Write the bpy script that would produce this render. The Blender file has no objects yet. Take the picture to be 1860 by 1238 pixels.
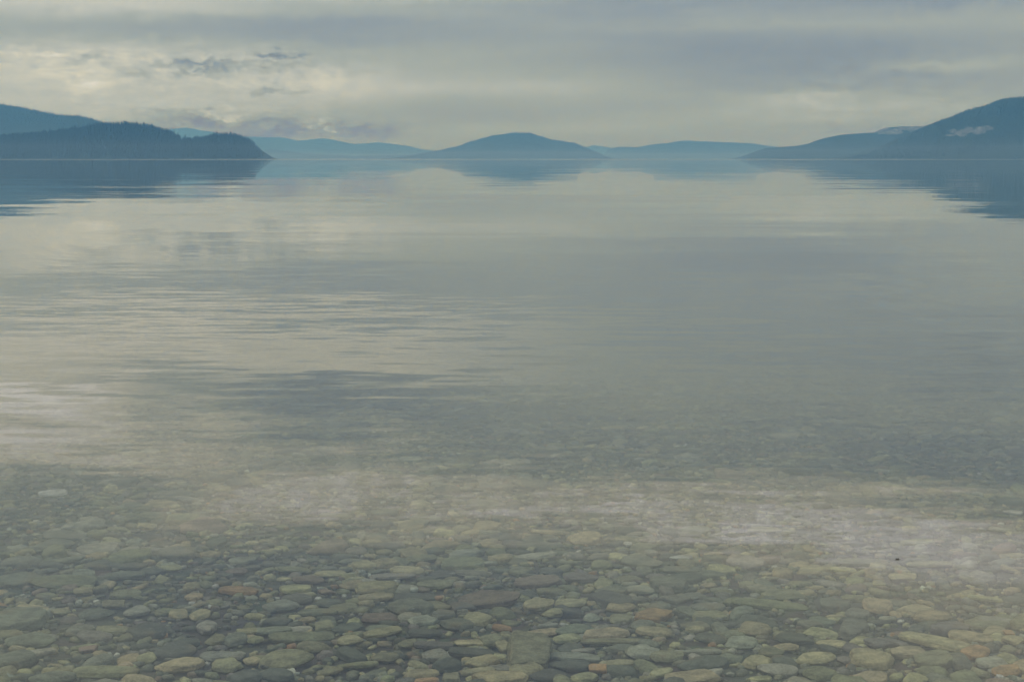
import bpy, math, random
import numpy as np
from mathutils import Vector, noise as mnoise

R = math.radians
scene = bpy.context.scene
COL = scene.collection
random.seed(11)
rng = np.random.default_rng(7)

# ------------------------------------------------------------------ camera
CAM_H = 1.30
FPX = 2583.0                      # focal length in photograph pixels (1860 wide)
PITCH = math.atan(331.0 / FPX)
cam_d = bpy.data.cameras.new('camera')
cam_d.lens = 50.0
cam_d.sensor_width = 36.0
cam_d.clip_start = 0.05
cam_d.clip_end = 90000
cam = bpy.data.objects.new('camera', cam_d)
COL.objects.link(cam)
cam.location = (0, 0, CAM_H)
cam.rotation_euler = (math.pi / 2 - PITCH, 0, 0)
scene.camera = cam


def px_dir(px, py):
    a, b = (px - 930.0) / FPX, (619.0 - py) / FPX
    c, s = math.cos(PITCH), math.sin(PITCH)
    v = Vector((a, c + b * s, -s + b * c))
    return v.normalized()


def sky_px(px, py):
    """azimuth and elevation (degrees) of the sky seen at, or mirrored at, a photograph pixel"""
    d = px_dir(px, py)
    return math.degrees(math.atan2(d.x, d.y)), abs(math.degrees(math.asin(d.z)))


# ------------------------------------------------------------------ node helpers
class NT:
    def __init__(self, tree):
        self.t = tree
        self.n = tree.nodes
        self.n.clear()

    def new(self, kind, **kw):
        nd = self.n.new(kind)
        for k, v in kw.items():
            setattr(nd, k, v)
        return nd

    def link(self, a, b):
        self.t.links.new(a, b)

    def put(self, sock, v):
        if v is None:
            return
        if isinstance(v, bpy.types.NodeSocket):
            self.link(v, sock)
        else:
            sock.default_value = v

    def m(self, op, a, b=None, c=None, clamp=False):
        nd = self.new('ShaderNodeMath', operation=op, use_clamp=clamp)
        for i, v in enumerate((a, b, c)):
            self.put(nd.inputs[i], v)
        return nd.outputs[0]

    def v(self, op, a, b=None, c=None, out=0):
        nd = self.new('ShaderNodeVectorMath', operation=op)
        for i, v in enumerate((a, b, c)):
            self.put(nd.inputs[i], v)
        return nd.outputs[out]

    def xyz(self, a):
        nd = self.new('ShaderNodeSeparateXYZ')
        self.link(a, nd.inputs[0])
        return nd.outputs

    def comb(self, x=0.0, y=0.0, z=0.0):
        nd = self.new('ShaderNodeCombineXYZ')
        for i, v in enumerate((x, y, z)):
            self.put(nd.inputs[i], v)
        return nd.outputs[0]

    def noise(self, vec, scale, detail=3.0, rough=0.5, out='Fac', distort=0.0):
        nd = self.new('ShaderNodeTexNoise')
        self.link(vec, nd.inputs['Vector'])
        nd.inputs['Scale'].default_value = scale
        nd.inputs['Detail'].default_value = detail
        nd.inputs['Roughness'].default_value = rough
        nd.inputs['Distortion'].default_value = distort
        return nd.outputs[out]

    def ramp(self, fac, stops, interp='LINEAR'):
        nd = self.new('ShaderNodeValToRGB')
        self.link(fac, nd.inputs[0])
        cr = nd.color_ramp
        cr.interpolation = interp
        while len(cr.elements) < len(stops):
            cr.elements.new(0.5)
        for e, (p, c) in zip(cr.elements, stops):
            e.position = p
            e.color = (*c, 1.0) if len(c) == 3 else c
        return nd.outputs[0]

    def smooth(self, x, a, b, lo=0.0, hi=1.0):
        nd = self.new('ShaderNodeMapRange', interpolation_type='SMOOTHSTEP')
        self.put(nd.inputs[0], x)
        for i, v in ((1, a), (2, b), (3, lo), (4, hi)):
            nd.inputs[i].default_value = v
        return nd.outputs[0]

    def mix(self, fac, a, b, blend='MIX'):
        nd = self.new('ShaderNodeMix', data_type='RGBA', blend_type=blend)
        self.put(nd.inputs[0], fac)
        for i, v in ((6, a), (7, b)):
            if isinstance(v, tuple) and len(v) == 3:
                v = (*v, 1.0)
            self.put(nd.inputs[i], v)
        return nd.outputs[2]


# ------------------------------------------------------------------ sky
SUN_EL, SUN_AZ = 48.0, -70.0      # veiled sun, high over the near end of the lake on the left
HAZE_D = 0.000168                 # scattering per metre (blue end)
HAZE_C = (0.17, 0.50, 1.0)        # blue light is scattered most
HAZE_TOP = 345.0
HAZE_FAR = 17500.0
AIR = (0.35, 0.365, 0.365)          # brightness of the lit air itself (what the haze tends to)

world = bpy.data.worlds.new('World')
scene.world = world
world.use_nodes = True
world.cycles.sampling_method = 'MANUAL'
world.cycles.sample_map_resolution = 256
W = NT(world.node_tree)
tc = W.new('ShaderNodeTexCoord')
dx, dy, dz = W.xyz(tc.outputs['Generated'])
az = W.m('MULTIPLY', W.m('ARCTAN2', dx, dy), 180 / math.pi)
el = W.m('MULTIPLY', W.m('ARCSINE', dz), 180 / math.pi)
pos = W.comb(az, el)
# ragged cloud outlines: push the lookup about with noise, finer towards the horizon
elw = W.m('MULTIPLY', W.m('LOGARITHM', W.m('ADD', W.m('MAXIMUM', el, -2.5), 3.0), math.e), 6.0)
strat = W.comb(W.m('MULTIPLY', az, 0.11), elw)
warp = W.noise(strat, 1.1, 4.0, 0.62, 'Color')
warp2 = W.noise(pos, 1.3, 6.0, 0.72, 'Color')
off = W.v('MULTIPLY', W.v('SUBTRACT', warp, (0.5, 0.5, 0.5)), (7.0, 1.5, 0))
off2 = W.v('MULTIPLY', W.v('SUBTRACT', warp2, (0.5, 0.5, 0.5)), (1.6, 0.7, 0))
gain_hi = W.smooth(el, 4.0, 14.0, 0.75, 1.7)
offs = W.v('SCALE', off)
W.link(gain_hi, offs.node.inputs['Scale'])
p_soft = W.v('ADD', W.v('ADD', pos, offs), W.v('MULTIPLY', off2, (1.5, 1.3, 0)))
rag = W.noise(W.v('MULTIPLY', pos, (1.0, 1.7, 1)), 1.5, 5.0, 0.66, 'Color')
off3 = W.v('MULTIPLY', W.v('SUBTRACT', rag, (.5, .5, .5)), (4.2, 1.9, 0))
p_hard = W.v('ADD', pos, off3)


def blobs(start, vec, items):
    acc = start
    for (bx, by, sx, sy, amp) in items:
        a0, e0 = sky_px(bx, by)
        sa, se = math.degrees(sx / FPX), math.degrees(sy / FPX)
        d = W.v('MULTIPLY_ADD', vec, (1 / sa, 1 / se, 0), (-a0 / sa, -e0 / se, 0))
        r2 = W.v('DOT_PRODUCT', d, d, out=1)
        g = W.m('POWER', 0.36788, r2)
        acc = W.m('MULTIPLY_ADD', g, amp, acc)
    return acc


SOFT = [  # centre x, y, half width, half height in photograph pixels, amount (y > 288: as mirrored in the lake)
    (150, 125, 520, 55, .26), (60, 200, 260, 40, .12), (620, 150, 160, 26, .10), (330, 190, 260, 25, .10),
    (430, 60, 400, 20, -.13), (90, 62, 220, 18, -.03), (640, 44, 260, 12, -.08), (150, 10, 420, 20, .17),
    (1480, 120, 330, 45, -.17), (1100, 10, 700, 14, -.10), (1250, 48, 420, 9, .07), (1760, 30, 160, 14, .05),
    (1720, 122, 120, 12, .12), (1800, 110, 150, 18, .08), (1450, 182, 150, 22, .12), (1560, 215, 260, 26, .08),
    (1150, 200, 350, 40, .01), (1820, 4, 200, 14, -.10), (860, 150, 260, 30, .03), (1010, 155, 180, 12, .04),
    # higher up, known from the mirror image
    (240, 612, 760, 42, .40), (640, 665, 300, 30, .36), (-10, 750, 200, 80, .60), (545, 738, 230, 48, -.40),
    (250, 695, 300, 24, -.14), (1500, 600, 480, 80, -.16), (1500, 490, 420, 40, -.06), (1790, 700, 150, 34, -.30),
    (1300, 810, 460, 40, -.14), (1800, 850, 220, 50, -.22), (620, 885, 320, 54, .40), (290, 800, 180, 50, .40),
    (1250, 935, 620, 70, .34), (1500, 960, 360, 50, .18), (960, 930, 240, 44, .08), (760, 880, 80, 70, -.14),
    (380, 955, 300, 44, .30), (1800, 1030, 330, 90, .40), (80, 1010, 300, 70, -.12), (560, 1090, 460, 90, -.26), (760, 1190, 480, 90, -.26),
    (1850, 1200, 300, 130, .26), (30, 1200, 260, 100, .12),
]
HARD = [
    (360, 122, 70, 12, -.40), (505, 105, 32, 9, -.46), (165, 104, 26, 7, -.24), (225, 128, 36, 14, -.20), (500, 168, 50, 6, -.26),
    (372, 220, 46, 14, -.34), (512, 234, 42, 17, -.36), (655, 242, 66, 14, -.26), (440, 242, 60, 10, -.18), (290, 216, 60, 12, -.16), (583, 231, 12, 6, .34),
    (420, 203, 30, 7, .20), (150, 160, 34, 12, .18), (190, 128, 30, 16, .12), (600, 145, 60, 9, .12), (90, 97, 110, 5, .16), (430, 112, 60, 6, .10),
    (1525, 232, 26, 4, -.10), (1600, 225, 30, 5, -.08), (1700, 120, 60, 7, .10), (1460, 175, 60, 8, .08),
    (1470, 955, 40, 26, -.18), (1290, 930, 44, 26, -.16), (690, 715, 60, 30, .10),
]
n_str = W.noise(strat, 0.9, 5.0, 0.58)
n_big = W.noise(W.comb(W.m('MULTIPLY', az, 0.045), W.m('MULTIPLY', elw, 0.45)), 1.0, 1.0, 0.5)
t0 = W.m('ADD', 0.47, W.m('MULTIPLY', W.m('SUBTRACT', n_str, 0.5), 0.26))
t0 = W.m('ADD', t0, W.m('MULTIPLY', W.m('SUBTRACT', n_big, 0.5), 0.22))
t = blobs(blobs(t0, p_soft, SOFT), p_hard, HARD)
# broken low cumulus on the left, texture of small heaps
heap = W.noise(W.v('ADD', W.v('MULTIPLY', pos, (1.1, 3.0, 1)), W.v('MULTIPLY', off2, (1.2, 1.6, 0))), 1.0, 4.0, .62)
heap_m = blobs(blobs(W.m('MULTIPLY', az, 0.0), pos, [(330, 125, 330, 48, 1.0), (520, 232, 260, 24, 1.0)]), pos, [(1640, 130, 260, 60, .35), (1500, 190, 300, 40, .3), (300, 900, 900, 120, .8), (1300, 940, 640, 100, 1.0)])
t = W.m('MULTIPLY_ADD', W.m('MULTIPLY', W.m('SUBTRACT', heap, .5), .85), heap_m, t)
cloud = W.ramp(W.m('MULTIPLY', t, 0.8), [
    (0.00, (.165, .205, .240)), (0.22, (.240, .288, .325)), (0.40, (.346, .380, .350)), (0.55, (.478, .484, .424)),
    (0.68, (.618, .585, .468)), (0.84, (.85, .80, .72)), (1.00, (1.25, 1.18, 1.08))], 'LINEAR')
# an overcast dome grows brighter towards the zenith
zg = W.m('MULTIPLY_ADD', W.m('MAXIMUM', W.m('SUBTRACT', dz, 0.07), 0.0), 1.75, 1.0)
zc = W.smooth(dz, .12, .32, 0.0, 1.0)
cloud = W.mix(1.0, cloud, W.comb(W.m('MULTIPLY', zg, W.m('MULTIPLY_ADD', zc, -.02, 1.0)), zg, W.m('MULTIPLY', zg, W.m('MULTIPLY_ADD', zc, .08, 1.0))), 'MULTIPLY')
# thin places in the cloud let the clear sky through
nish = W.new('ShaderNodeTexSky', sky_type='NISHITA', sun_disc=False)
nish.sun_elevation = R(SUN_EL)
nish.sun_rotation = R(SUN_AZ)
nish.altitude = 300
clear = W.mix(1.0, nish.outputs[0], (.1, .1, .1), 'MULTIPLY')
seen = W.mix(0.08, cloud, clear)
# sky colour pre-compensated for the haze: its air light subtracted, its loss divided out
path = W.m('MINIMUM', W.m('DIVIDE', HAZE_TOP, W.m('MAXIMUM', dz, 0.001)), HAZE_FAR)
od = W.m('MULTIPLY', path, HAZE_D)
tr = W.comb(*[W.m('POWER', 0.36788, W.m('MULTIPLY', od, c)) for c in HAZE_C])
air = W.v('MULTIPLY', W.v('SUBTRACT', (1, 1, 1), tr), AIR)
srcs = W.v('DIVIDE', W.v('SUBTRACT', seen, air), tr)
src = W.v('MINIMUM', W.v('MAXIMUM', srcs, (.06, .06, .05)), (3.2, 3.0, 2.8))
bg = W.new('ShaderNodeBackground')
bg.inputs['Strength'].default_value = 1.0
W.link(src, bg.inputs['Color'])
wo = W.new('ShaderNodeOutputWorld')
W.link(bg.outputs[0], wo.inputs['Surface'])

# ------------------------------------------------------------------ veiled sun, exposure
sun_d = bpy.data.lights.new('sun', 'SUN')
sun_d.energy = 0.9
sun_d.angle = R(16)
sun_d.color = (1.0, .95, .87)
sun = bpy.data.objects.new('sun', sun_d)
COL.objects.link(sun)
sv = Vector((math.sin(R(SUN_AZ)) * math.cos(R(SUN_EL)), math.cos(R(SUN_AZ)) * math.cos(R(SUN_EL)), math.sin(R(SUN_EL))))
sun.rotation_euler = (-sv).to_track_quat('-Z', 'Y').to_euler()
sun.location = sv * 30

vs = scene.view_settings
vs.view_transform = 'Standard'
vs.look = 'None'
vs.exposure = 0.0
vs.gamma = 1.0
vs.use_curve_mapping = False
scene.render.engine = 'CYCLES'
cy = scene.cycles
cy.use_denoising = True
cy.use_adaptive_sampling = True
cy.adaptive_threshold = 0.04
cy.adaptive_min_samples = 16
cy.max_bounces = 6
cy.diffuse_bounces = 3
cy.glossy_bounces = 4
cy.transparent_max_bounces = 12
cy.volume_bounces = 0
cy.sample_clamp_indirect = 6.0


# ------------------------------------------------------------------ mesh helpers
def mesh_obj(name, verts, faces, mat, smooth=True, parent=None):
    me = bpy.data.meshes.new(name)
    me.from_pydata([tuple(v) for v in verts], [], faces)
    me.update()
    if smooth:
        me.polygons.foreach_set('use_smooth', [True] * len(me.polygons))
    if mat is not None:
        me.materials.append(mat)
    o = bpy.data.objects.new(name, me)
    COL.objects.link(o)
    if parent is not None:
        o.parent = parent
    return o


def tri_mesh(name, V, F, mat, smooth=True):
    """fast mesh from numpy triangles"""
    me = bpy.data.meshes.new(name)
    me.vertices.add(len(V))
    me.vertices.foreach_set('co', np.asarray(V, np.float32).ravel())
    me.loops.add(F.size)
    me.loops.foreach_set('vertex_index', np.asarray(F, np.int32).ravel())
    me.polygons.add(len(F))
    me.polygons.foreach_set('loop_start', np.arange(0, F.size, 3, dtype=np.int32))
    me.polygons.foreach_set('use_smooth', np.full(len(F), smooth))
    me.update(calc_edges=True)
    me.validate()
    if mat is not None:
        me.materials.append(mat)
    o = bpy.data.objects.new(name, me)
    COL.objects.link(o)
    return o


def tag(o, label=None, cat=None, group=None, kind=None):
    for k, v in (('label', label), ('category', cat), ('group', group), ('kind', kind)):
        if v:
            o[k] = v
    return o


def material(name):
    m = bpy.data.materials.new(name)
    m.use_nodes = True
    return m, NT(m.node_tree)


def finish(T, bsdf, normal=None):
    out = T.new('ShaderNodeOutputMaterial')
    T.link(bsdf.outputs[0], out.inputs['Surface'])
    return out


# ------------------------------------------------------------------ lake bed
def bed_z(y):
    """height of the lake bed below the calm surface (z = 0), y metres out from the camera"""
    if y < 16:
        return -0.12 - 0.050 * (y - 3.5)
    return max(-0.745 - 0.09 * (y - 16), -4.0)


def to_bed(px, py, up=0.0):
    d = px_dir(px, py)
    y = 5.0
    for _ in range(40):
        k = (bed_z(y) + up - CAM_H) / d.z
        y = d.y * k
    return Vector((d.x * k, d.y * k, bed_z(d.y * k))), (d * k).length


def project(p):
    c, s = math.cos(PITCH), math.sin(PITCH)
    x, y, z = p[0], p[1], p[2] - CAM_H
    f = y * c - z * s
    u = y * s + z * c
    return 930 + FPX * x / f, 619 - FPX * u / f


mat_bed, T = material('lake_bed_silt')
geo = T.new('ShaderNodeNewGeometry')
n1 = T.noise(geo.outputs['Position'], 18, 5, .6)
n2 = T.noise(geo.outputs['Position'], 2.2, 3, .5)
vor = T.new('ShaderNodeTexVoronoi')
vor.inputs['Scale'].default_value = 9.0
T.link(geo.outputs['Position'], vor.inputs['Vector'])
c1 = T.ramp(n1, [(0.3, (.045, .048, .036)), (0.7, (.095, .095, .070))])
c2 = T.mix(T.m('MULTIPLY', n2, .5), c1, vor.outputs['Color'], 'SOFT_LIGHT')
b = T.new('ShaderNodeBsdfPrincipled')
T.link(c2, b.inputs['Base Color'])
b.inputs['Roughness'].default_value = .9
bump = T.new('ShaderNodeBump')
bump.inputs['Distance'].default_value = .02
T.link(n1, bump.inputs['Height'])
T.link(bump.outputs[0], b.inputs['Normal'])
finish(T, b)

ys = [-1900, -400, -60, -10, -3, 0, 2, 3, 4, 5, 6, 7, 8, 9, 10, 11, 12, 13, 14, 15, 16, 20, 30, 54, 120, 600, 3000, 9000, 17000]
V, F = [], []
for y in ys:
    z = bed_z(y) if y > -10 else min(bed_z(-10) + (-10 - y) * .01, 6.0)
    V += [(-16000, y, z), (16000, y, z)]
for i in range(len(ys) - 1):
    F.append((2 * i, 2 * i + 1, 2 * i + 3, 2 * i + 2))
bed = mesh_obj('lake_bed', V, F, mat_bed)
tag(bed, 'silty lake bed under the pebbles', kind='structure')

# ------------------------------------------------------------------ water
mat_water, T = material('lake_water')
geo = T.new('ShaderNodeNewGeometry')
P = geo.outputs['Position']
wx, wy, wz = T.xyz(P)


def slope(vec_scale, scale, detail, amp, rough=.5):
    """surface slopes (x and y) from coloured noise, amp = peak slope"""
    c = T.noise(T.v('MULTIPLY', P, vec_scale), scale, detail, rough, 'Color')
    return T.v('MULTIPLY', T.v('SUBTRACT', c, (.5, .5, .5)), (amp * .45, amp, 0))


def scaled(vec, s):
    o = T.v('SCALE', vec)
    T.put(o.node.inputs['Scale'], s)
    return o


patch = T.noise(T.v('MULTIPLY', P, (.030, .075, 1)), 1.0, 3, .55)
patch_f = T.smooth(patch, .42, .60, .40, 1.0)
near_f = T.m('MULTIPLY', T.smooth(wy, 10, 22, 1.0, .30), T.smooth(wy, 4.5, 8, .4, 1.0))
s = slope((.10, .42, 1), 1.0, 2, .020)
s = T.v('ADD', s, scaled(slope((.55, 2.1, 1), 1.0, 2, .032), T.m('MULTIPLY', patch_f, near_f)))
s = T.v('ADD', s, scaled(slope((1.6, 6.5, 1), 1.0, 3, .15, .6), T.m('MULTIPLY', patch_f, T.m('MULTIPLY', T.smooth(wy, 4.5, 8, .45, 1.0), T.smooth(wy, 11, 20, 1.0, .12)))))
# long low trains of ripples sliding across the middle distance
wv = T.new('ShaderNodeTexWave', wave_type='BANDS', bands_direction='Y', wave_profile='SIN')
wv.inputs['Scale'].default_value = .52
wv.inputs['Distortion'].default_value = 2.2
wv.inputs['Detail'].default_value = 1.0
wv.inputs['Detail Scale'].default_value = .25
T.link(T.v('MULTIPLY', P, (.16, 1, 1)), wv.inputs['Vector'])
tr_n = T.noise(T.v('MULTIPLY', P, (.06, .05, 1)), 1.0, 2, .5)
tr_m = T.m('MULTIPLY', T.smooth(tr_n, .50, .60), T.m('MULTIPLY', T.smooth(wy, 9, 15), T.smooth(wy, 40, 90, 1, 0)))
s = T.v('ADD', s, T.comb(0.0, T.m('MULTIPLY', T.m('MULTIPLY', T.m('SUBTRACT', wv.outputs['Fac'],   .5), .007), tr_m)))
# the breeze ruffles the far water under the opposite shore
far_f = T.smooth(wy, 850, 1500)
s = T.v('ADD', s, scaled(slope((.08, .3, 1), 1.0, 3, .34), far_f))
sx, sy, sz = T.xyz(s)
nrm = T.v('NORMALIZE', T.comb(T.m('MULTIPLY', sx, -1), T.m('MULTIPLY', sy, -1), 1.0))
fr = T.new('ShaderNodeFresnel')
fr.inputs['IOR'].default_value = 1.333
T.link(nrm, fr.inputs['Normal'])
gl = T.new('ShaderNodeBsdfGlossy')
gl.inputs['Roughness'].default_value = 0.0
gl.inputs['Color'].default_value = (1, 1, 1, 1)
T.link(nrm, gl.inputs['Normal'])
tp = T.new('ShaderNodeBsdfTransparent')
tp.inputs['Color'].default_value = (.97, .97, .90, 1)
mx = T.new('ShaderNodeMixShader')
T.link(fr.outputs[0], mx.inputs[0])
T.link(tp.outputs[0], mx.inputs[1])
T.link(gl.outputs[0], mx.inputs[2])
out = finish(T, mx)
wvol = T.new('ShaderNodeVolumePrincipled')     # fine silt held in the water
wvol.inputs['Color'].default_value = (.95, .98, .90, 1)
wvol.inputs['Density'].default_value = .43
wvol.inputs['Density Attribute'].default_value = ''
T.link(wvol.outputs[0], out.inputs['Volume'])
ys = [-1900, -50, 0, 20, 200, 2000, 8000, 17000]
V = [(x, y, 0.0) for y in ys for x in (-16000, 16000)]
F = [(2 * i, 2 * i + 1, 2 * i + 3, 2 * i + 2) for i in range(len(ys) - 1)]
n = len(V)
V += [(-16000, -1900, -7.0), (16000, -1900, -7.0), (16000, 17000, -7.0), (-16000, 17000, -7.0)]
F += [(n, n + 3, n + 2, n + 1), (n, n + 1, 1, 0), (n + 2, n + 3, n - 2, n - 1),
      tuple([n + 3, n] + [2 * i for i in range(len(ys))]), tuple([n + 1, n + 2] + [2 * i + 1 for i in range(len(ys) - 1, -1, -1)])]
water = mesh_obj('lake_water', V, F, mat_water, smooth=False)
tag(water, 'calm clear lake water mirroring the clouds', kind='structure')


# ------------------------------------------------------------------ hills
def forest_material(name, dark, light, scale):
    m, T = material(name)
    g = T.new('ShaderNodeNewGeometry')
    a = T.noise(g.outputs['Position'], scale, 5, .65)
    c = T.noise(g.outputs['Position'], scale * 9, 3, .6)
    k = T.m('ADD', T.m('MULTIPLY', a, .65), T.m('MULTIPLY', c, .35))
    col = T.ramp(k, [(.34, dark), (.66, light)])
    b = T.new('ShaderNodeBsdfPrincipled')
    T.link(col, b.inputs['Base Color'])
    b.inputs['Roughness'].default_value = .95
    b.inputs['Specular IOR Level'].default_value = .1
    finish(T, b)
    return m


mat_hill = forest_material('wooded_hillside', (.010, .024, .020), (.028, .050, .038), .012)
mat_tree = forest_material('conifer_needles', (.011, .026, .019), (.030, .052, .034), .05)


def interp(pts, x):
    if x <= pts[0][0]:
        return pts[0][1]
    for (x0, y0), (x1, y1) in zip(pts, pts[1:]):
        if x <= x1:
            k = (x - x0) / (x1 - x0)
            k = k * k * (3 - 2 * k) * .6 + k * .4
            return y0 + (y1 - y0) * k
    return pts[-1][1]


def ridge_shape(v):
    return max(0.0, 1 - abs(v) ** 1.6) if v > 0 else max(0.0, 1 - abs(v) ** 1.25)


class Hill:
    def __init__(self, pts, D, W, seed, rough=1.0):
        self.pts, self.D, self.W, self.seed, self.rough = pts, D, W, seed, rough

    def height(self, X, Y):
        px = 930 + FPX * X / self.D
        peak = max(0.0, (289.5 - interp(self.pts, px))) / FPX * self.D
        v = (Y - self.D) / self.W
        r = ridge_shape(max(-1, min(1, v)))
        n = mnoise.fractal(Vector((X / self.W * 2.2, Y / self.W * 2.2, self.seed)), .9, 2.1, 5)
        n2 = mnoise.fractal(Vector((X / 90.0, Y / 90.0, self.seed + 5)), .8, 2.1, 3)
        body = peak * (r + .16 * n * self.rough * (1 - r) * min(1, r * 3))
        return body + n2 * min(peak * .03, 3.0) * self.rough * min(1, r * 3)

    def build(self, name, label):
        nx, nv = 260, 30
        x0 = (self.pts[0][0] - 930) / FPX * self.D
        x1 = (self.pts[-1][0] - 930) / FPX * self.D
        V, F = [], []
        for j in range(nv + 1):
            Y = self.D + self.W * (-1 + 2 * j / nv)
            for i in range(nx + 1):
                X = x0 + (x1 - x0) * i / nx
                h = self.height(X, Y)
                V.append((X, Y, h - 1.5))
        for j in range(nv):
            for i in range(nx):
                a = j * (nx + 1) + i
                F.append((a, a + 1, a + nx + 2, a + nx + 1))
        o = mesh_obj(name, V, F, mat_hill)
        tag(o, label, kind='structure')
        return o


headland = Hill([(-700, 262), (-400, 246), (-150, 258), (0, 254), (60, 250), (110, 246), (150, 240), (190, 233), (230, 230), (270, 235), (300, 242), (330, 255),
                 (350, 260), (375, 256), (400, 251), (425, 251), (446, 256), (460, 266), (468, 277), (475, 286), (481, 290)], 4150, 390, 1.0)
left_hill = Hill([(-900, 205), (-500, 168), (-200, 176), (0, 192), (40, 196), (80, 205), (110, 211), (150, 213), (175, 219), (200, 230), (240, 245), (300, 268), (350, 290)], 6300, 1000, 2.0)
far_range = Hill([(120, 275), (260, 250), (320, 236), (345, 234), (380, 240), (420, 248), (460, 250), (520, 252), (545, 257), (590, 253), (650, 263), (690, 260),
                  (740, 266), (770, 273), (820, 280), (900, 286), (980, 290)], 14800, 1200, 3.0)
lowland = Hill([(380, 289), (450, 276), (500, 273), (560, 280), (650, 284), (720, 283), (780, 281), (840, 284), (880, 289)], 11200, 500, 4.0)
centre_hill = Hill([(700, 289), (740, 285), (790, 276), (830, 268), (860, 257), (880, 252), (900, 247), (930, 243), (960, 243), (980, 249), (1005, 256),
                    (1040, 261), (1065, 270), (1080, 277), (1095, 285), (1110, 290)], 9000, 900, 5.0)
distant_peak = Hill([(1000, 286), (1050, 272), (1078, 265), (1095, 268), (1130, 275), (1180, 280), (1240, 289)], 16200, 700, 6.0)
right_ridge = Hill([(1088, 289), (1098, 279), (1108, 271), (1122, 268), (1150, 269), (1200, 262), (1240, 257), (1300, 259), (1360, 262), (1395, 267), (1430, 271), (1500, 276), (1600, 284), (1680, 290)], 12200, 800, 7.0)
right_shoulder = Hill([(1360, 289), (1395, 269), (1440, 266), (1470, 262), (1500, 250), (1530, 245), (1590, 242), (1605, 233), (1640, 231), (1690, 230), (1760, 226), (1900, 222), (2300, 230)], 6300, 800, 8.0)
right_hill = Hill([(1520, 290), (1570, 284), (1610, 272), (1650, 251), (1690, 228), (1720, 215), (1760, 200), (1790, 193), (1810, 183), (1830, 180), (1860, 178), (1960, 172), (2100, 180), (2500, 200)], 4800, 820, 9.0)
headland.build('headland', 'dark wooded headland ending in a rounded point')
left_hill.build('hill', 'smooth blue hill rising behind the dark headland')
far_range.build('hill', 'pale long range of hills behind the headland point')
lowland.build('lowland', 'low hazy shore between headland and central hill')
centre_hill.build('hill', 'single rounded hill at the middle of the far shore')
distant_peak.build('hill', 'faint distant peak in the gap beside the central hill')
right_ridge.build('hill', 'long low blue ridge between central and tall hills')
right_shoulder.build('hill', 'stepped shoulder of hill with mist lying on it')
right_hill.build('hill', 'tall dark blue hill cut by the picture edge')


# conifer woods: uncountable trees, one mass for each hillside
def conifer_proto(seed, sides=6):
    r = random.Random(seed)
    V, F = [], []
    tiers = [(0.06, .17, .50), (.34, .125, .74), (.60, .075, 1.0)]
    for (z0, rad, z1) in tiers:
        o = len(V)
        for k in range(sides):
            a = 2 * math.pi * (k + r.random() * .5) / sides
            q = rad * (.75 + .5 * r.random())
            V.append((math.cos(a) * q, math.sin(a) * q, z0 + r.uniform(-.03, .03)))
        V.append((r.uniform(-.01, .01), r.uniform(-.01, .01), z1))
        for k in range(sides):
            F.append((o + k, o + (k + 1) % sides, o + sides))
    return np.array(V), np.array(F)


protos = [conifer_proto(k) for k in range(5)]


def forest(hill, name, label, n, px0, px1, v0, v1, hmin, hmax):
    Vs, Fs, base = [], [], 0
    r = random.Random(hill.seed * 31)
    for _ in range(n):
        px = r.uniform(px0, px1)
        X = (px - 930) / FPX * hill.D
        Y = hill.D + hill.W * r.uniform(v0, v1)
        z = hill.height(X, Y) - 1.8
        if z < 1.5:
            continue
        V, F = protos[r.randrange(5)]
        h = r.uniform(hmin, hmax) * (1.0 if r.random() < .85 else 1.3)
        w = h * r.uniform(.75, 1.25)
        a = r.uniform(0, 6.28)
        c, s_ = math.cos(a), math.sin(a)
        Q = np.stack([(V[:, 0] * c - V[:, 1] * s_) * w + X, (V[:, 0] * s_ + V[:, 1] * c) * w + Y, V[:, 2] * h + z], 1)
        Vs.append(Q)
        Fs.append(F + base)
        base += len(V)
    o = tri_mesh(name, np.concatenate(Vs), np.concatenate(Fs), mat_tree, smooth=False)
    return tag(o, label, 'forest', kind='stuff')


forest(headland, 'forest', 'dense conifer wood covering the dark headland', 9000, -300, 494, -.98, .2, 10, 19)
forest(left_hill, 'forest', 'conifer wood along the crest of the hill behind the headland', 2600, -200, 330, -.35, .12, 6, 11)
forest(right_hill, 'forest', 'conifer wood climbing the tall hill at the picture edge', 7000, 1500, 2150, -.8, .15, 4.5, 8.5)
forest(centre_hill, 'forest', 'conifer wood on the rounded central hill', 2200, 730, 1105, -.4, .1, 4, 8)

# the tall conifers that stand clear of the headland's skyline
mat_bark, T = material('conifer_bark')
b = T.new('ShaderNodeBsdfPrincipled')
g = T.new('ShaderNodeNewGeometry')
T.link(T.ramp(T.noise(g.outputs['Position'], 3, 3), [(.3, (.05, .04, .03)), (.7, (.10, .08, .06))]), b.inputs['Base Color'])
b.inputs['Roughness'].default_value = .9
finish(T, b)


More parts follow.
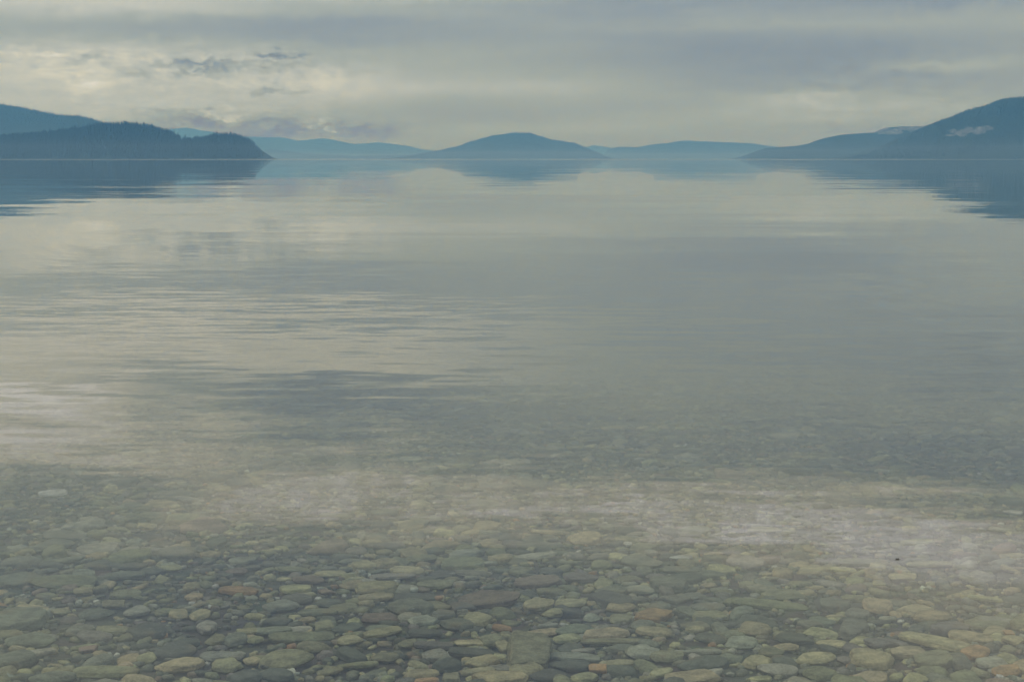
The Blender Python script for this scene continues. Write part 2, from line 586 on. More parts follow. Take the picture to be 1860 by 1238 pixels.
def crown_mesh(seed):
    r = random.Random(seed)
    V, F = [], []
    n = 9
    for k in range(n):
        z = .16 + .80 * k / n
        rad = .15 * (1 - k / n) ** .8 + .02
        for q in range(7):
            a = r.uniform(0, 6.28)
            L = rad * r.uniform(.7, 1.25)
            o = len(V)
            ca, sa = math.cos(a), math.sin(a)
            V += [(0, 0, z + .07), (ca * L - sa * .03, sa * L + ca * .03, z - .035), (ca * L + sa * .03, sa * L - ca * .03, z - .03), (ca * L * .5, sa * L * .5, z - .05)]
            F += [(o, o + 1, o + 2), (o, o + 3, o + 1), (o, o + 2, o + 3), (o + 1, o + 3, o + 2)]
    o = len(V)
    V += [(.02, 0, .9), (-.01, .017, .9), (-.01, -.017, .9), (0, 0, 1.0)]
    F += [(o, o + 1, o + 3), (o + 1, o + 2, o + 3), (o + 2, o, o + 3)]
    me = bpy.data.meshes.new('crown')
    me.from_pydata(V, [], F)
    me.materials.append(mat_tree)
    return me


def trunk_mesh():
    V, F = [], []
    for z, rr in ((-.06, .014), (.35, .011), (.9, .004)):
        for k in range(6):
            V.append((rr * math.cos(k * math.pi / 3), rr * math.sin(k * math.pi / 3), z))
    for j in range(2):
        for k in range(6):
            F.append((j * 6 + k, j * 6 + (k + 1) % 6, j * 6 + 6 + (k + 1) % 6, j * 6 + 6 + k))
    me = bpy.data.meshes.new('trunk')
    me.from_pydata(V, [], F)
    me.materials.append(mat_bark)
    return me


crowns, trunk_me = [crown_mesh(k) for k in range(4)], trunk_mesh()
rt = random.Random(5)
for i, px in enumerate([150, 166, 188, 201, 212, 223, 232, 240, 247, 256, 263, 271, 279, 290, 301, 312, 325, 331, 392, 400, 407, 421, 433, 440, 450, 460]):
    px += rt.uniform(-3, 3)
    X = (px - 930) / FPX * headland.D
    Y = headland.D + rt.uniform(-30, 10)
    e = bpy.data.objects.new('conifer_tree', None)
    COL.objects.link(e)
    h = rt.uniform(15, 22)
    e.location = (X, Y, headland.height(X, Y) - 2.0)
    e.scale = (h * 1.15, h * 1.15, h)
    e.rotation_euler.z = rt.uniform(0, 6)
    where = 'highest crest' if px < 340 else 'lower point'
    tag(e, f'tall dark conifer standing clear of the wood on the headland\'s {where}', 'tree', f'conifers on the skyline of the headland\'s {where}')
    for nm, me in (('trunk', trunk_me), ('crown', crowns[i % 4])):
        c = bpy.data.objects.new(nm, me)
        COL.objects.link(c)
        c.parent = e

# ------------------------------------------------------------------ stones on the lake bed
PAL = {  # key: (colour, word)
    'g': ((.180, .186, .136), 'grey-green'), 'd': ((.100, .108, .084), 'dark grey'), 'p': ((.32, .315, .245), 'pale grey'),
    't': ((.39, .325, .190), 'tan'), 'o': ((.40, .240, .115), 'orange'), 'r': ((.235, .175, .130), 'reddish brown'),
    'y': ((.40, .375, .205), 'yellowish'), 'v': ((.230, .228, .130), 'olive'), 'w': ((.56, .56, .49), 'whitish'),
    'u': ((.180, .160, .142), 'purplish grey')}


def stone_shader(name, from_object):
    m, T = material(name)
    if from_object:
        oi = T.new('ShaderNodeObjectInfo')
        base = oi.outputs['Color']
        rnd = oi.outputs['Random']
    else:
        at = T.new('ShaderNodeAttribute', attribute_name='stone_color')
        base = at.outputs['Color']
        rnd = at.outputs['Alpha']
    g = T.new('ShaderNodeNewGeometry')
    P = g.outputs['Position']
    a = T.noise(T.v('MULTIPLY', P, (1, 1.3, 3.5)), 24, 7, .66)
    c = T.noise(P, 140, 3, .6)
    big = T.noise(P, 9, 3, .5)
    k = T.m('ADD', T.m('MULTIPLY', a, .7), T.m('MULTIPLY', c, .3))
    gain = T.smooth(k, .30, .70, .42, 1.62)
    col = T.mix(1.0, base, T.comb(gain, gain, gain), 'MULTIPLY')
    # iron staining and pale lichen-like blotches
    col = T.mix(T.m('MULTIPLY', T.smooth(big, .58, .70), .35), col, (.30, .21, .10))
    sp = T.noise(P, 75, 2, .5)
    col = T.mix(T.m('MULTIPLY', T.smooth(sp, .64, .74), .40), col, (.36, .36, .29))
    # silt settled on faces that look up
    nz = T.xyz(g.outputs['Normal'])[2]
    col = T.mix(T.m('MULTIPLY', T.smooth(nz, .55, .98), .22), col, (.20, .205, .155))
    b = T.new('ShaderNodeBsdfPrincipled')
    T.link(col, b.inputs['Base Color'])
    b.inputs['Roughness'].default_value = .8
    b.inputs['Specular IOR Level'].default_value = .15
    bp = T.new('ShaderNodeBump')
    bp.inputs['Distance'].default_value = .004
    bp.inputs['Strength'].default_value = .7
    T.link(k, bp.inputs['Height'])
    T.link(bp.outputs[0], b.inputs['Normal'])
    finish(T, b)
    return m


mat_stone = stone_shader('cobble_stone', True)
mat_pebble = stone_shader('pebble_stone', False)


def icosphere(sub):
    import bmesh
    bm = bmesh.new()
    bmesh.ops.create_icosphere(bm, subdivisions=sub, radius=1.0)
    bm.verts.ensure_lookup_table()
    V = np.array([v.co[:] for v in bm.verts])
    F = np.array([[v.index for v in f.verts] for f in bm.faces])
    bm.free()
    return V / np.linalg.norm(V, axis=1)[:, None], F


ICO = {k: icosphere(k) for k in (1, 2, 3)}


def stone_shape(kind, seed, sub):
    """rounded polyhedron: radius is a soft minimum over random cutting planes; scaled to a unit box"""
    r = random.Random(seed)
    D, F = ICO[sub]
    pl = [((0, 0, 1), .55), ((0, 0, -1), .60)]
    p = 7.0
    if kind == 'diamond':
        for a in (52, 128, 232, 308):
            a = R(a + r.uniform(-8, 8))
            pl.append(((math.cos(a), math.sin(a), r.uniform(-.1, .25)), .66))
        p = 16
    elif kind == 'block':
        for a in (2, 88, 176, 271):
            a = R(a + r.uniform(-9, 9))
            pl.append(((math.cos(a), math.sin(a), r.uniform(-.1, .2)), r.uniform(.72, .85)))
        p = 16
    elif kind == 'slab':
        n = r.choice((5, 5, 6))
        for k in range(n):
            a = 2 * math.pi * (k + r.uniform(-.22, .22)) / n
            pl.append(((math.cos(a), math.sin(a), r.uniform(-.15, .35)), r.uniform(.68, .92)))
        p = 22
    elif kind == 'lens':
        for a in (90, 270, 75, 105, 255, 285):
            a = R(a + r.uniform(-6, 6))
            pl.append(((math.cos(a), math.sin(a), r.uniform(0, .3)), .62))
        pl += [((1, .1, 0), .98), ((-1, .1, 0), .98)]
        p = 11
    else:
        n = 7
        for k in range(n):
            a = 2 * math.pi * (k + r.uniform(-.3, .3)) / n
            pl.append(((math.cos(a), math.sin(a), r.uniform(-.2, .45)), r.uniform(.72, 1.0)))
        for k in range(4):
            q = Vector((r.gauss(0, 1), r.gauss(0, 1), r.uniform(.3, 1.2))).normalized()
            pl.append(((q.x, q.y, q.z), r.uniform(.62, .85)))
        p = 10
    acc = np.zeros(len(D))
    for n, dist in pl:
        n = np.array(n)
        n = n / np.linalg.norm(n)
        acc += np.maximum(0, D @ n / dist) ** p
    rad = acc ** (-1 / p)
    V = D * rad[:, None]
    bump = np.array([mnoise.noise(Vector(v * 1.7) + Vector((seed * 3.1, 0, 0))) for v in V])
    bump2 = np.array([mnoise.fractal(Vector(v * 4.5) + Vector((0, seed * 1.7, 0)), 1, 2, 3) for v in V])
    V = V * (1 + .10 * bump + .035 * bump2)[:, None]
    lo, hi = V.min(0), V.max(0)
    V = (V - (lo + hi) / 2) / ((hi - lo) / 2)
    return V, F


# traced stones: centre x, y, width, height in photograph pixels, colour, shape, slope in the picture, own label (or None)
TR = [
 (35,1124,100,42,'g','slab',0,'broad grey-green slab cut by the left edge of the picture'),
 (113,1055,120,22,'v','oval',-.05,'long arched olive stone with a tan top'), (151,1072,33,14,'y','block',-.08,None),
 (195,1061,27,12,'t','oval',.1,None), (228,1077,52,13,'v','lens',-.12,None), (206,1095,38,13,'v','block',-.08,None),
 (175,1113,62,18,'g','oval',-.08,None), (250,1108,46,18,'p','oval',0,None), (60,1103,60,13,'t','lens',.05,None), (110,1109,35,10,'y','oval',.05,None),
 (205,1142,58,14,'v','lens',-.06,None), (145,1143,55,20,'g','oval',-.1,None), (265,1146,72,26,'d','oval',.02,None), (55,1160,92,24,'g','oval',.02,None),
 (160,1177,32,12,'r','block',-.05,None), (72,1183,50,9,'p','lens',-.16,'thin pale sliver of stone tilted up beside grey slabs'), (267,1192,35,19,'y','oval',.05,'small pale yellow lump of stone'),
 (317,1181,82,26,'d','oval',0,None), (190,1218,120,22,'v','lens',0,'large olive lens-shaped stone'), (22,1196,84,38,'g','oval',.05,None),
 (95,1228,86,20,'g','oval',0,None), (326,1205,88,28,'t','oval',-.04,'humped tan stone with a pinkish crest'),
 (433,1071,70,16,'o','lens',.03,'rusty orange mottled stone'), (352,1082,33,12,'t','oval',-.05,None), (537,1068,52,17,'y','lens',-.15,None),
 (592,1073,32,12,'r','oval',.1,None), (540,1086,56,18,'g','oval',0,None), (512,1098,66,20,'p','oval',.03,'pale pinkish grey stone with a bump on top'),
 (325,1113,35,16,'t','oval',-.05,None), (363,1115,38,18,'y','oval',0,None), (578,1110,74,13,'v','lens',.05,'slender olive stone pointed at both ends'),
 (558,1123,32,11,'t','oval',0,None), (595,1093,54,16,'d','oval',0,None), (376,1138,36,25,'p','oval',-.1,'round lumpy pale cobble'),
 (391,1160,36,18,'v','oval',-.1,None), (450,1145,36,10,'y','lens',-.08,None), (497,1143,68,15,'p','lens',0,'pale grey spindle-shaped stone'),
 (340,1165,46,16,'d','oval',0,None), (426,1160,46,22,'g','oval',0,None), (463,1160,31,14,'v','oval',-.1,None), (590,1135,35,17,'v','block',-.1,None),
 (548,1156,110,18,'v','lens',-.16,'long olive stone slanting up to the side'), (570,1173,62,20,'v','oval',-.05,None), (402,1190,84,18,'p','lens',.06,None),
 (520,1196,98,34,'v','oval',0,'large smooth dark olive oval cobble'), (458,1198,32,14,'t','oval',0,None), (412,1207,62,22,'y','slab',.05,None),
 (443,1229,64,26,'d','oval',0,None), (502,1223,68,22,'d','oval',.05,None), (529,1219,18,11,'w','block',-.1,'tiny whitish chip between dark stones'), (600,1216,46,14,'v','oval',-.1,None),
 (686,1066,80,24,'y','slab',-.06,'big pale yellowish slab with square end'), (683,1082,62,13,'t','lens',-.1,None), (712,1045,82,10,'p','lens',-.02,None),
 (638,1061,42,15,'t','oval',-.1,None), (790,1060,64,15,'v','lens',0,None), (752,1070,14,6,'w','block',0,'tiny white chip beside the pale slab'),
 (747,1102,84,32,'g','oval',-.04,'big dome-shaped grey-green cobble'), (792,1085,24,7,'o','lens',.03,'thin orange splinter of stone'), (885,1088,115,26,'r','slab',.02,'broad flat reddish brown slab'),
 (690,1120,64,17,'r','oval',-.08,None), (770,1126,56,18,'p','slab',-.05,'pale grey wedge-shaped stone'), (830,1132,60,22,'g','oval',.1,None), (868,1124,52,24,'y','slab',.14,'pale knobbly stone slanting down'),
 (695,1146,62,15,'y','lens',-.22,None), (636,1160,46,17,'t','oval',.03,'small tan oval pebble with smooth rim'), (772,1147,62,14,'d','lens',-.06,None), (740,1167,34,15,'v','oval',-.15,None),
 (787,1170,70,17,'u','lens',-.1,None), (855,1166,58,11,'y','block',0,'bright yellowish bar-shaped stone'), (893,1162,46,25,'v','oval',.1,None),
 (791,1187,50,22,'p','oval',.06,'pale speckled oval cobble'), (855,1183,80,17,'d','lens',0,None), (700,1191,52,18,'v','oval',-.05,None), (812,1207,52,28,'d','oval',.05,'round dark grey cobble'),
 (876,1200,56,20,'y','slab',-.3,'pale wedge of stone tilted up'), (650,1206,72,11,'v','lens',-.13,None), (765,1222,66,19,'t','oval',-.08,None), (868,1217,60,11,'y','lens',-.18,None),
 (908,1229,104,24,'t','slab',.06,'wide brownish tan slab at the bottom edge'), (820,1228,32,17,'v','block',0,None), (775,1235,44,10,'o','lens',-.05,None), (915,1173,22,17,'t','block',-.3,None), (912,1139,36,11,'o','lens',0,None),
 (960,1186,80,64,'v','block',.02,'biggest block of stone, squarish and olive, near the bottom edge'), (975,1056,86,26,'r','slab',-.08,'large reddish brown flat stone'), (1055,1048,62,17,'u','slab',-.05,None),
 (978,1097,56,22,'t','slab',0,None), (1036,1093,56,15,'y','lens',.12,None), (1005,1110,42,15,'y','oval',-.02,None), (1128,1101,52,15,'t','slab',.14,'small tan triangular stone'),
 (1187,1117,74,28,'o','diamond',-.02,'orange diamond-shaped stone among dark cobbles'), (1075,1120,28,13,'p','oval',.15,None), (985,1147,64,13,'t','lens',-.14,None), (995,1135,36,7,'p','lens',-.06,None), (1042,1142,72,22,'g','oval',-.12,None),
 (1100,1150,86,22,'t','slab',0,'broad tan stone with a warm patch'), (1188,1145,64,16,'y','lens',.1,'pale leaf-shaped stone pointing sideways'), (1030,1158,46,15,'y','lens',-.25,None), (1112,1163,112,11,'v','lens',0,None),
 (1060,1181,42,9,'p','lens',-.1,None), (1170,1184,64,26,'p','slab',-.06,'big pale olive kite-shaped stone'), (1045,1191,92,15,'p','lens',.08,None), (1120,1203,62,10,'y','lens',.07,None),
 (1086,1212,33,17,'o','block',.06,'small orange block of stone'), (1035,1206,72,20,'d','oval',0,None), (1060,1227,52,17,'y','oval',.05,None), (1000,1225,72,20,'d','oval',.05,None),
 (1213,1190,62,20,'v','slab',-.15,None), (1201,1219,40,15,'y','slab',-.2,None), (1258,1229,100,22,'t','slab',-.05,'wide tan stone lying at the bottom edge'),
 (1275,1182,70,11,'p','lens',-.05,'long thin pale stone like a finger'), (1278,1203,92,30,'d','oval',0,'big dark grey-green hump'), (1398,1096,136,13,'v','lens',.02,'long low olive ledge of stone'), (1262,1141,34,9,'y','lens',.04,None),
 (1290,1157,62,18,'d','oval',0,None), (1345,1165,62,23,'p','oval',-.1,None), (1370,1140,62,24,'t','oval',-.05,'brown stone with an orange top'), (1440,1158,72,22,'d','slab',0,None), (1428,1173,46,13,'t','oval',.05,None),
 (1510,1167,52,16,'y','oval',.06,None), (1480,1193,76,20,'t','oval',-.03,'pale tan speckled oval stone'), (1375,1201,48,24,'y','slab',.2,None), (1412,1214,72,20,'p','oval',.05,None), (1490,1222,62,26,'v','oval',0,None),
 (1533,1196,27,13,'u','oval',.1,None), (1380,1231,42,11,'y','oval',.05,None),
 (1585,1196,80,34,'t','slab',.06,'big smooth pale tan slab'), (1702,1165,112,24,'t','lens',.26,'long tan slab slanting down to the side'), (1762,1156,72,19,'t','lens',.14,None), (1697,1198,70,32,'v','slab',0,'squared olive-tan slab beside a rounded grey cobble'),
 (1745,1201,35,33,'g','oval',0,'rounded grey cobble against a squared slab'), (1647,1183,68,22,'t','slab',-.15,None), (1772,1183,52,22,'o','oval',.05,'small round stone mottled with orange specks'),
 (1597,1100,58,30,'t','slab',0,'pale tan trapezium-shaped stone'), (1693,1118,72,22,'t','slab',.03,'flat brownish tan stone'), (1790,1086,60,7,'y','lens',.09,'bright narrow yellowish sliver of stone'),
 (1640,1046,50,13,'y','block',.03,'yellow-tan oblong stone under pale cloud glare'), (1800,1201,56,20,'p','oval',-.05,None), (1830,1215,56,19,'o','slab',-.12,'orange-tan stone close to the bottom corner'), (1832,1148,18,10,'o','block',0,None), (1842,1160,42,19,'t','oval',0,None),
 (1790,1133,84,13,'v','lens',0,None), (1565,1161,44,14,'y','oval',.02,None), (1600,1166,62,22,'u','oval',.1,None), (1580,1229,62,22,'t','oval',0,None), (1662,1231,46,18,'y','oval',0,None),
 (96,894,44,12,'w','lens',-.16,'bright whitish stone alone among dim grey ones'), (1237,1011,42,10,'w','oval',.02,'pale whitish pebble under the cloud glare'), (975,1008,78,12,'p','slab',-.1,'long whitish stone with ragged edge'),
 (1140,987,15,6,'w','lens',.1,None), (1528,1033,56,9,'y','lens',.02,'narrow yellowish stone in the cloud glare'), (370,956,90,24,'r','oval',0,'wide dim reddish stone under the cloud reflection'),
 (98,988,72,18,'g','oval',-.08,None), (225,1043,76,15,'g','slab',0,'flat grey stone with a straight front edge'), (310,1029,42,10,'y','oval',0,None), (440,1016,48,11,'p','lens',-.1,None), (530,1033,62,14,'v','oval',0,None),
 (600,1040,56,12,'y','lens',-.02,None), (1570,1020,90,14,'v','lens',0,None), (1692,1023,96,8,'y','lens',-.08,'very long thin pale stone under the haze of reflected cloud'), (1310,1033,52,17,'y','slab',.05,None),
 (35,1052,80,24,'g','oval',0,None), (120,1015,60,10,'g','lens',-.05,None), (235,1026,66,13,'d','oval',0,None), (560,1050,60,16,'r','oval',.05,None), (860,1040,62,12,'g','lens',0,None), (765,1012,56,12,'v','oval',0,None),
 (1110,1070,60,16,'g','oval',0,None), (1160,1068,58,15,'p','oval',.03,None), (1190,1045,36,9,'u','oval',0,None), (1240,1033,70,10,'g','lens',0,None), (430,1035,40,12,'r','oval',0,None), (640,1018,50,9,'g','oval',0,None),
 (1000,965,70,10,'t','lens',0,None), (1390,960,64,9,'y','oval',0,None), (1665,983,60,9,'y','lens',-.05,None), (1820,960,50,9,'p','oval',0,None), (275,818,34,9,'p','oval',0,None), (745,832,40,8,'p','lens',-.05,None), (1425,791,52,11,'p','oval',0,None),
 (1840,929,34,7,'w','oval',0,None), (218,892,24,8,'y','oval',0,None), (340,905,44,9,'p','lens',0,None), (610,935,60,9,'v','lens',.05,None),
]

SHAPES = {}


def shape_mesh(kind, var):
    key = (kind, var)
    if key not in SHAPES:
        V, F = stone_shape(kind, hash_seed(kind, var), 3)
        me = bpy.data.meshes.new('stone_' + kind)
        me.from_pydata([tuple(v) for v in V], [], [tuple(int(i) for i in f) for f in F])
        me.polygons.foreach_set('use_smooth', [True] * len(me.polygons))
        me.materials.append(mat_stone)
        SHAPES[key] = me
    return SHAPES[key]


def hash_seed(kind, var):
    return {'oval': 100, 'slab': 200, 'lens': 300, 'block': 400, 'diamond': 500}[kind] + var * 7


def stone_color(key):
    c = PAL[key][0]
    k = random.uniform(.82, 1.2)
    return tuple(max(.02, q * k * random.uniform(.95, 1.05)) for q in c)


records = []        # dict(cx, cy, w, h, col, shape, label, loc, dims, yaw)
for (cx, cy_, w, h, colk, kind, sl, lab) in TR:
    up = .015
    p, dist = to_bed(cx, cy_ + h * .1, up)
    depth = p.y * math.cos(PITCH) - (p.z - CAM_H) * math.sin(PITCH)
    ppm = FPX / depth
    e = math.asin((CAM_H - p.z) / dist)
    thick = h * .40 / ppm / math.cos(e)
    ly = h * .72 / ppm / math.sin(e)
    lx = w * 1.04 / ppm
    yaw = math.atan(-sl / math.sin(e)) * .8
    lx2 = lx / max(.6, math.cos(yaw))
    thick = min(max(thick * 1.3, .012), .55 * ly, .07)
    records.append(dict(cx=cx, cy=cy_, w=w, h=h, col=colk, shape=kind, label=lab, loc=Vector((p.x, p.y, p.z)),
                        dims=(lx2 / 2, ly / 2, thick / 2), yaw=yaw, traced=True))

# every other stone: thrown onto the bed, large ones first, none through another
CELL = .16
grid = {}


def occupied(x, y, r, k):
    i, j = int(x // CELL), int(y // CELL)
    for a in range(i - 2, i + 3):
        for b_ in range(j - 2, j + 3):
            for (qx, qy, qr) in grid.get((a, b_), ()):
                if (qx - x) ** 2 + (qy - y) ** 2 < ((r + qr) * k) ** 2:
                    return True
    return False


def occupy(x, y, r):
    grid.setdefault((int(x // CELL), int(y // CELL)), []).append((x, y, r))


for rec in records:
    l, dm = rec['loc'], rec['dims']
    ca, sa = math.cos(rec['yaw']), math.sin(rec['yaw'])
    n = max(1, round(dm[0] / dm[1]))
    for k in range(n):
        q = (k + .5) / n * 2 - 1
        occupy(l.x + ca * q * dm[0] * .8, l.y + sa * q * dm[0] * .8, min(dm[1], dm[0]) * .9)

KEYS = 'gggggggvvvvvvddddddpppttyyyuur'
free = []
for (n, smin, smax, ymax, k) in ((700, .085, .125, 15.0, .80), (4200, .052, .085, 15.0, .74), (9500, .028, .052, 13.0, .70)):
    for _ in range(n):
        for _try in range(4):
            y = 2.7 + (ymax - 2.7) * random.random() ** .85
            hw = .37 * y + 1.0
            x = random.uniform(-hw, hw)
            r = random.uniform(smin, smax) * .5 * 1.15
            if smin > .05 and mnoise.noise(Vector((x * 1.4, y * 1.1, 3.3))) > .18:
                continue          # drifts of fine gravel between the cobbles
            if not occupied(x, y, r, k):
                occupy(x, y, r)
                a = random.uniform(.0, 1.0)
                asp = random.uniform(1.05, 2.0)
                free.append((x, y, r * math.sqrt(asp), r / math.sqrt(asp), random.uniform(.22, .46), random.gauss(0, .7), random.choice(KEYS), random.random()))
                break

# the largest in view become things of their own, the rest one mass
N_OWN = 300 - len(records)
scored = []
for i, f in enumerate(free):
    z = bed_z(f[1])
    px, py = project((f[0], f[1], z))
    if 10 < px < 1850 and 640 < py < 1225:
        d = math.sqrt(f[0] ** 2 + f[1] ** 2 + (z - CAM_H) ** 2)
        scored.append((f[2] * f[3] / d ** 3, i, px, py, d))
scored.sort(reverse=True)
own_idx = set()
SH = ('oval', 'oval', 'slab', 'lens', 'slab')
for (sc_, i, px, py, d) in scored[:N_OWN]:
    own_idx.add(i)
    x, y, a, b_, th, yaw, key, rr = free[i]
    ppm = FPX / d
    records.append(dict(cx=px, cy=py, w=2 * a * ppm, h=2 * b_ * ppm * .35, col=key, shape=SH[int(rr * 5)], label=None,
                        loc=Vector((x, y, bed_z(y))), dims=(a, b_, th * b_), yaw=yaw, traced=False))

# ---- labels: traced landmarks carry their own; the rest are found from the nearest landmark
SHAPE_WORD = {'oval': 'rounded', 'slab': 'flat angular', 'lens': 'slender', 'block': 'blocky', 'diamond': 'diamond-shaped'}
marks = [r_ for r_ in records if r_['label']]
used = set(r_['label'] for r_ in marks)


def short(lab):
    for cut in (' among', ' cut by', ' at the', ' near the', ' with ', ' between', ' beside', ' alone', ' under', ' lying', ' against', ' in the', ' close', ' like', ' pointing', ' slanting', ' tilted', ', ', ' pointed', ' mottled'):
        i = lab.find(cut)
        if i > 16:
            lab = lab[:i]
    return lab


shorts = {}
for mk in marks:
    s_ = short(mk['label'])
    shorts[id(mk)] = s_ if sum(short(q['label']) == s_ for q in marks) == 1 else None

records.sort(key=lambda q: -(q['w'] * q['h']))
for rec in records:
    if rec['label']:
        continue
    near = sorted((q for q in marks if shorts[id(q)]), key=lambda q: math.hypot(q['cx'] - rec['cx'], (q['cy'] - rec['cy']) * 2.2))
    base = f"{PAL[rec['col']][1]} {SHAPE_WORD[rec['shape']]} stone"
    done = False
    for size in ('', 'small ' if rec['w'] < 45 else 'big ' if rec['w'] > 70 else 'medium-sized '):
        for mk in near[:7]:
            dx_, dy_ = rec['cx'] - mk['cx'], (rec['cy'] - mk['cy']) * 2.2
            if abs(dx_) > 1.3 * abs(dy_):
                rel = 'to the right of' if dx_ > 0 else 'to the left of'
            else:
                rel = 'in front of' if dy_ > 0 else 'behind'
            close = 'just ' if math.hypot(dx_, dy_) < 110 else ''
            lab = f"{size}{base} {close}{rel} the {shorts[id(mk)]}"
            if lab not in used and len(lab.replace('-', ' ').split()) <= 16:
                used.add(lab)
                rec['label'] = lab
                done = True
                break
        if done:
            break
    if not done:
        rec['label'] = f"{base} among its like behind the {shorts[id(near[0])]}"

rs = random.Random(3)
for rec in records:
    var = rs.randrange(5) if rec['shape'] in ('oval', 'slab') else rs.randrange(3)
    if rec['shape'] == 'diamond':
        var = 0
    o = bpy.data.objects.new('stone', shape_mesh(rec['shape'], var))
    COL.objects.link(o)
    dm = rec['dims']
    lift = dm[2] * (.55 if rec['traced'] else .45) + (.012 if rec['traced'] else .004)
    o.location = rec['loc'] + Vector((0, 0, lift))
    o.scale = dm
    flip = math.pi if (rs.random() < .5 and rec['shape'] not in ('diamond',)) else 0
    o.rotation_euler = (rs.gauss(.06, .07), rs.gauss(0, .05), rec['yaw'] + flip)
    if flip:
        o.rotation_euler.x = -abs(o.rotation_euler.x)
    o.color = (*stone_color(rec['col']), 1)
    tag(o, rec['label'], 'stone', 'stones lying on the lake bed')

# ---- the rest of the stones and the fine gravel between them
pebble_protos = [stone_shape(k, 900 + i * 13, 2 if False else 1) for i, k in enumerate(['oval', 'slab', 'oval', 'lens', 'slab', 'oval', 'block', 'slab'])]
pebble_fine = [stone_shape(k, 700 + i * 17, 2) for i, k in enumerate(['oval', 'slab', 'oval', 'lens', 'slab', 'oval', 'block', 'slab'])]
Vs, Fs, Cs, base = [], [], [], 0


def add_stone(proto, x, y, z, a, b_, c_, yaw, tx, ty, col):
    global base
    V, F = proto
    Q = V * np.array((a, b_, c_))
    cx, sx_ = math.cos(tx), math.sin(tx)
    Q = np.stack([Q[:, 0], Q[:, 1] * cx - Q[:, 2] * sx_, Q[:, 1] * sx_ + Q[:, 2] * cx], 1)
    cx, sx_ = math.cos(ty), math.sin(ty)
    Q = np.stack([Q[:, 0] * cx + Q[:, 2] * sx_, Q[:, 1], -Q[:, 0] * sx_ + Q[:, 2] * cx], 1)
    cx, sx_ = math.cos(yaw), math.sin(yaw)
    Q = np.stack([Q[:, 0] * cx - Q[:, 1] * sx_ + x, Q[:, 0] * sx_ + Q[:, 1] * cx + y, Q[:, 2] + z], 1)
    Vs.append(Q)
    Fs.append(F + base)
    Cs.append(np.tile(np.array((*col, 1.0)), (len(V), 1)))
    base += len(V)


for i, (x, y, a, b_, th, yaw, key, rr) in enumerate(free):
    if i in own_idx:
        continue
    P_ = (pebble_fine if y < 6.0 and a > .03 else pebble_protos)[int(rr * 8)]
    add_stone(P_, x, y, bed_z(y) + th * b_ * .45 + random.uniform(0, .006), a, b_, th * b_, yaw, random.gauss(.05, .17), random.gauss(0, .13), stone_color(key))
ico0 = [(lambda V, F: (V, F))(*stone_shape('oval', 50 + i, 1)) for i in range(4)]
for _ in range(22000):
    y = 2.7 + 6.0 * random.random() ** .9
    x = random.uniform(-1, 1) * (.37 * y + .8)
    r = random.uniform(.005, .015)
    add_stone(ico0[random.randrange(4)], x, y, bed_z(y) + r * .25, r * random.uniform(1, 1.6), r, r * random.uniform(.45, .8), random.uniform(0, 3.1), random.gauss(0, .2), random.gauss(0, .2),
              stone_color(random.choice(KEYS + 'wppdo')))
peb = tri_mesh('pebbles', np.concatenate(Vs), np.concatenate(Fs), mat_pebble)
ca_ = peb.data.color_attributes.new('stone_color', 'FLOAT_COLOR', 'POINT')
ca_.data.foreach_set('color', np.concatenate(Cs).astype(np.float32).ravel())
tag(peb, 'countless smaller pebbles and gravel covering the lake bed', 'pebbles', kind='stuff')

# ------------------------------------------------------------------ a scrap of bark afloat
mat_scrap, T = material('wet_bark')
g = T.new('ShaderNodeNewGeometry')
b = T.new('ShaderNodeBsdfPrincipled')
T.link(T.ramp(T.noise(g.outputs['Position'], 300, 3), [(.3, (.09, .08, .065)), (.7, (.15, .13, .10))]), b.inputs['Base Color'])
b.inputs['Roughness'].default_value = .5
finish(T, b)
d = px_dir(1630, 1015)
k = -CAM_H / d.z
V, F = stone_shape('slab', 77, 2)
scrap = mesh_obj('bark_scrap', V * np.array((.008, .005, .002)), [tuple(int(i) for i in f) for f in F], mat_scrap)
scrap.location = (d.x * k, d.y * k, .0012)
scrap.rotation_euler = (.05, .08, .4)
tag(scrap, 'tiny dark scrap of bark floating on the water surface', 'bark')


# ------------------------------------------------------------------ mist wisps on the hillside, haze in the air
def volume_material(name, color, density, absorb=(0, 0, 0)):
    m, T = material(name)
    pv = T.new('ShaderNodeVolumePrincipled')
    pv.inputs['Color'].default_value = (*color, 1)
    pv.inputs['Absorption Color'].default_value = (*absorb, 1)
    pv.inputs['Density'].default_value = density
    pv.inputs['Anisotropy'].default_value = 0.0
    pv.inputs['Density Attribute'].default_value = ''
    out = T.new('ShaderNodeOutputMaterial')
    T.link(pv.outputs[0], out.inputs['Volume'])
    return m


mat_wisp = volume_material('mist_vapour', (.98, .98, 1.0), .0065)


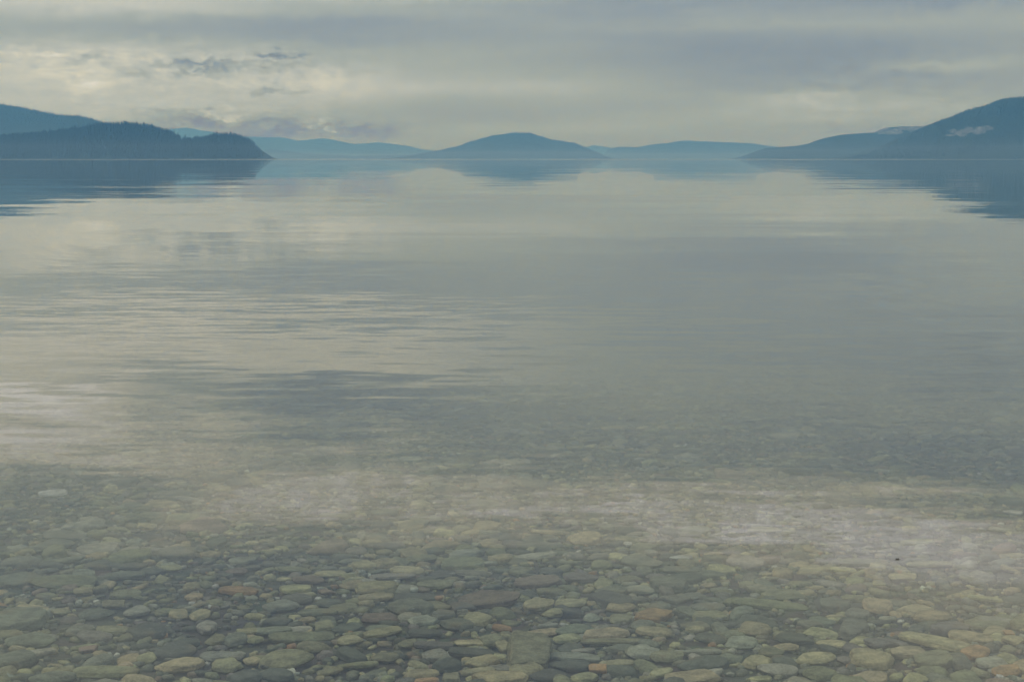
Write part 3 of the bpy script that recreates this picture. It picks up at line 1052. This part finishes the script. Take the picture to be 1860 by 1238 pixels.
def wisp(px0, py0, px1, py1, thick_px, D, label, seed):
    """a lumpy flattened roll of mist between two photograph points, D metres away"""
    r = random.Random(seed)
    S, Fc = ICO[3]
    Vv, Ff, o = [], [], 0
    n = 17
    for k in range(n):
        q = k / (n - 1)
        px = px0 + (px1 - px0) * q
        py = py0 + (py1 - py0) * q + r.uniform(-.6, .6) * thick_px
        c = Vector(((px - 930) / FPX * D, D + r.uniform(-25, 25), (289 - py) / FPX * D))
        rad = np.array((abs(px1 - px0) / n * 1.7, 0, thick_px * (.45 + .55 * math.sin(math.pi * (q * .8 + .1))) * r.uniform(.6, 1.0))) / FPX * D
        rad[1] = 34.0
        nn = np.array([mnoise.fractal(Vector(v * 1.6) + Vector((seed + k, 0, 0)), 1, 2, 3) for v in S])
        Q = S * (1 + .55 * nn)[:, None] * rad + np.array(c)
        Vv.append(Q)
        Ff.append(Fc + o)
        o += len(S)
    ob = tri_mesh('mist_wisp', np.concatenate(Vv), np.concatenate(Ff), mat_wisp)
    return tag(ob, label, 'mist', kind='stuff')


wisp(1584, 242, 1676, 233, 6.5, 5650, 'thin white mist lying on the stepped hill shoulder', 1)
wisp(1722, 243, 1788, 235, 6.5, 4240, 'small white wisp of mist on the tall hillside', 2)

mat_mist = volume_material('low_mist', (.70, .88, 1.0), .000058)
V = [(x, y, z) for z in (-5.0, 36.0) for (x, y) in ((-15500, 400), (15500, 400), (15500, 16900), (-15500, 16900))]
F = [(0, 3, 2, 1), (4, 5, 6, 7), (0, 1, 5, 4), (1, 2, 6, 5), (2, 3, 7, 6), (3, 0, 4, 7)]
mist = mesh_obj('mist', V, F, mat_mist, smooth=False)
tag(mist, 'thin low mist lying over the far water', 'mist', kind='stuff')
mat_haze = volume_material('blue_air', HAZE_C, HAZE_D, (1, 1, 1))
x0, x1, y0, y1, z0, z1 = -17000, 17000, -2000, HAZE_FAR, -9.0, HAZE_TOP
V = [(x0, y0, z0), (x1, y0, z0), (x1, y1, z0), (x0, y1, z0), (x0, y0, z1), (x1, y0, z1), (x1, y1, z1), (x0, y1, z1)]
F = [(0, 3, 2, 1), (4, 5, 6, 7), (0, 1, 5, 4), (1, 2, 6, 5), (2, 3, 7, 6), (3, 0, 4, 7)]
haze = mesh_obj('haze', V, F, mat_haze, smooth=False)
tag(haze, 'blue haze filling the air over the lake', 'haze', kind='stuff')
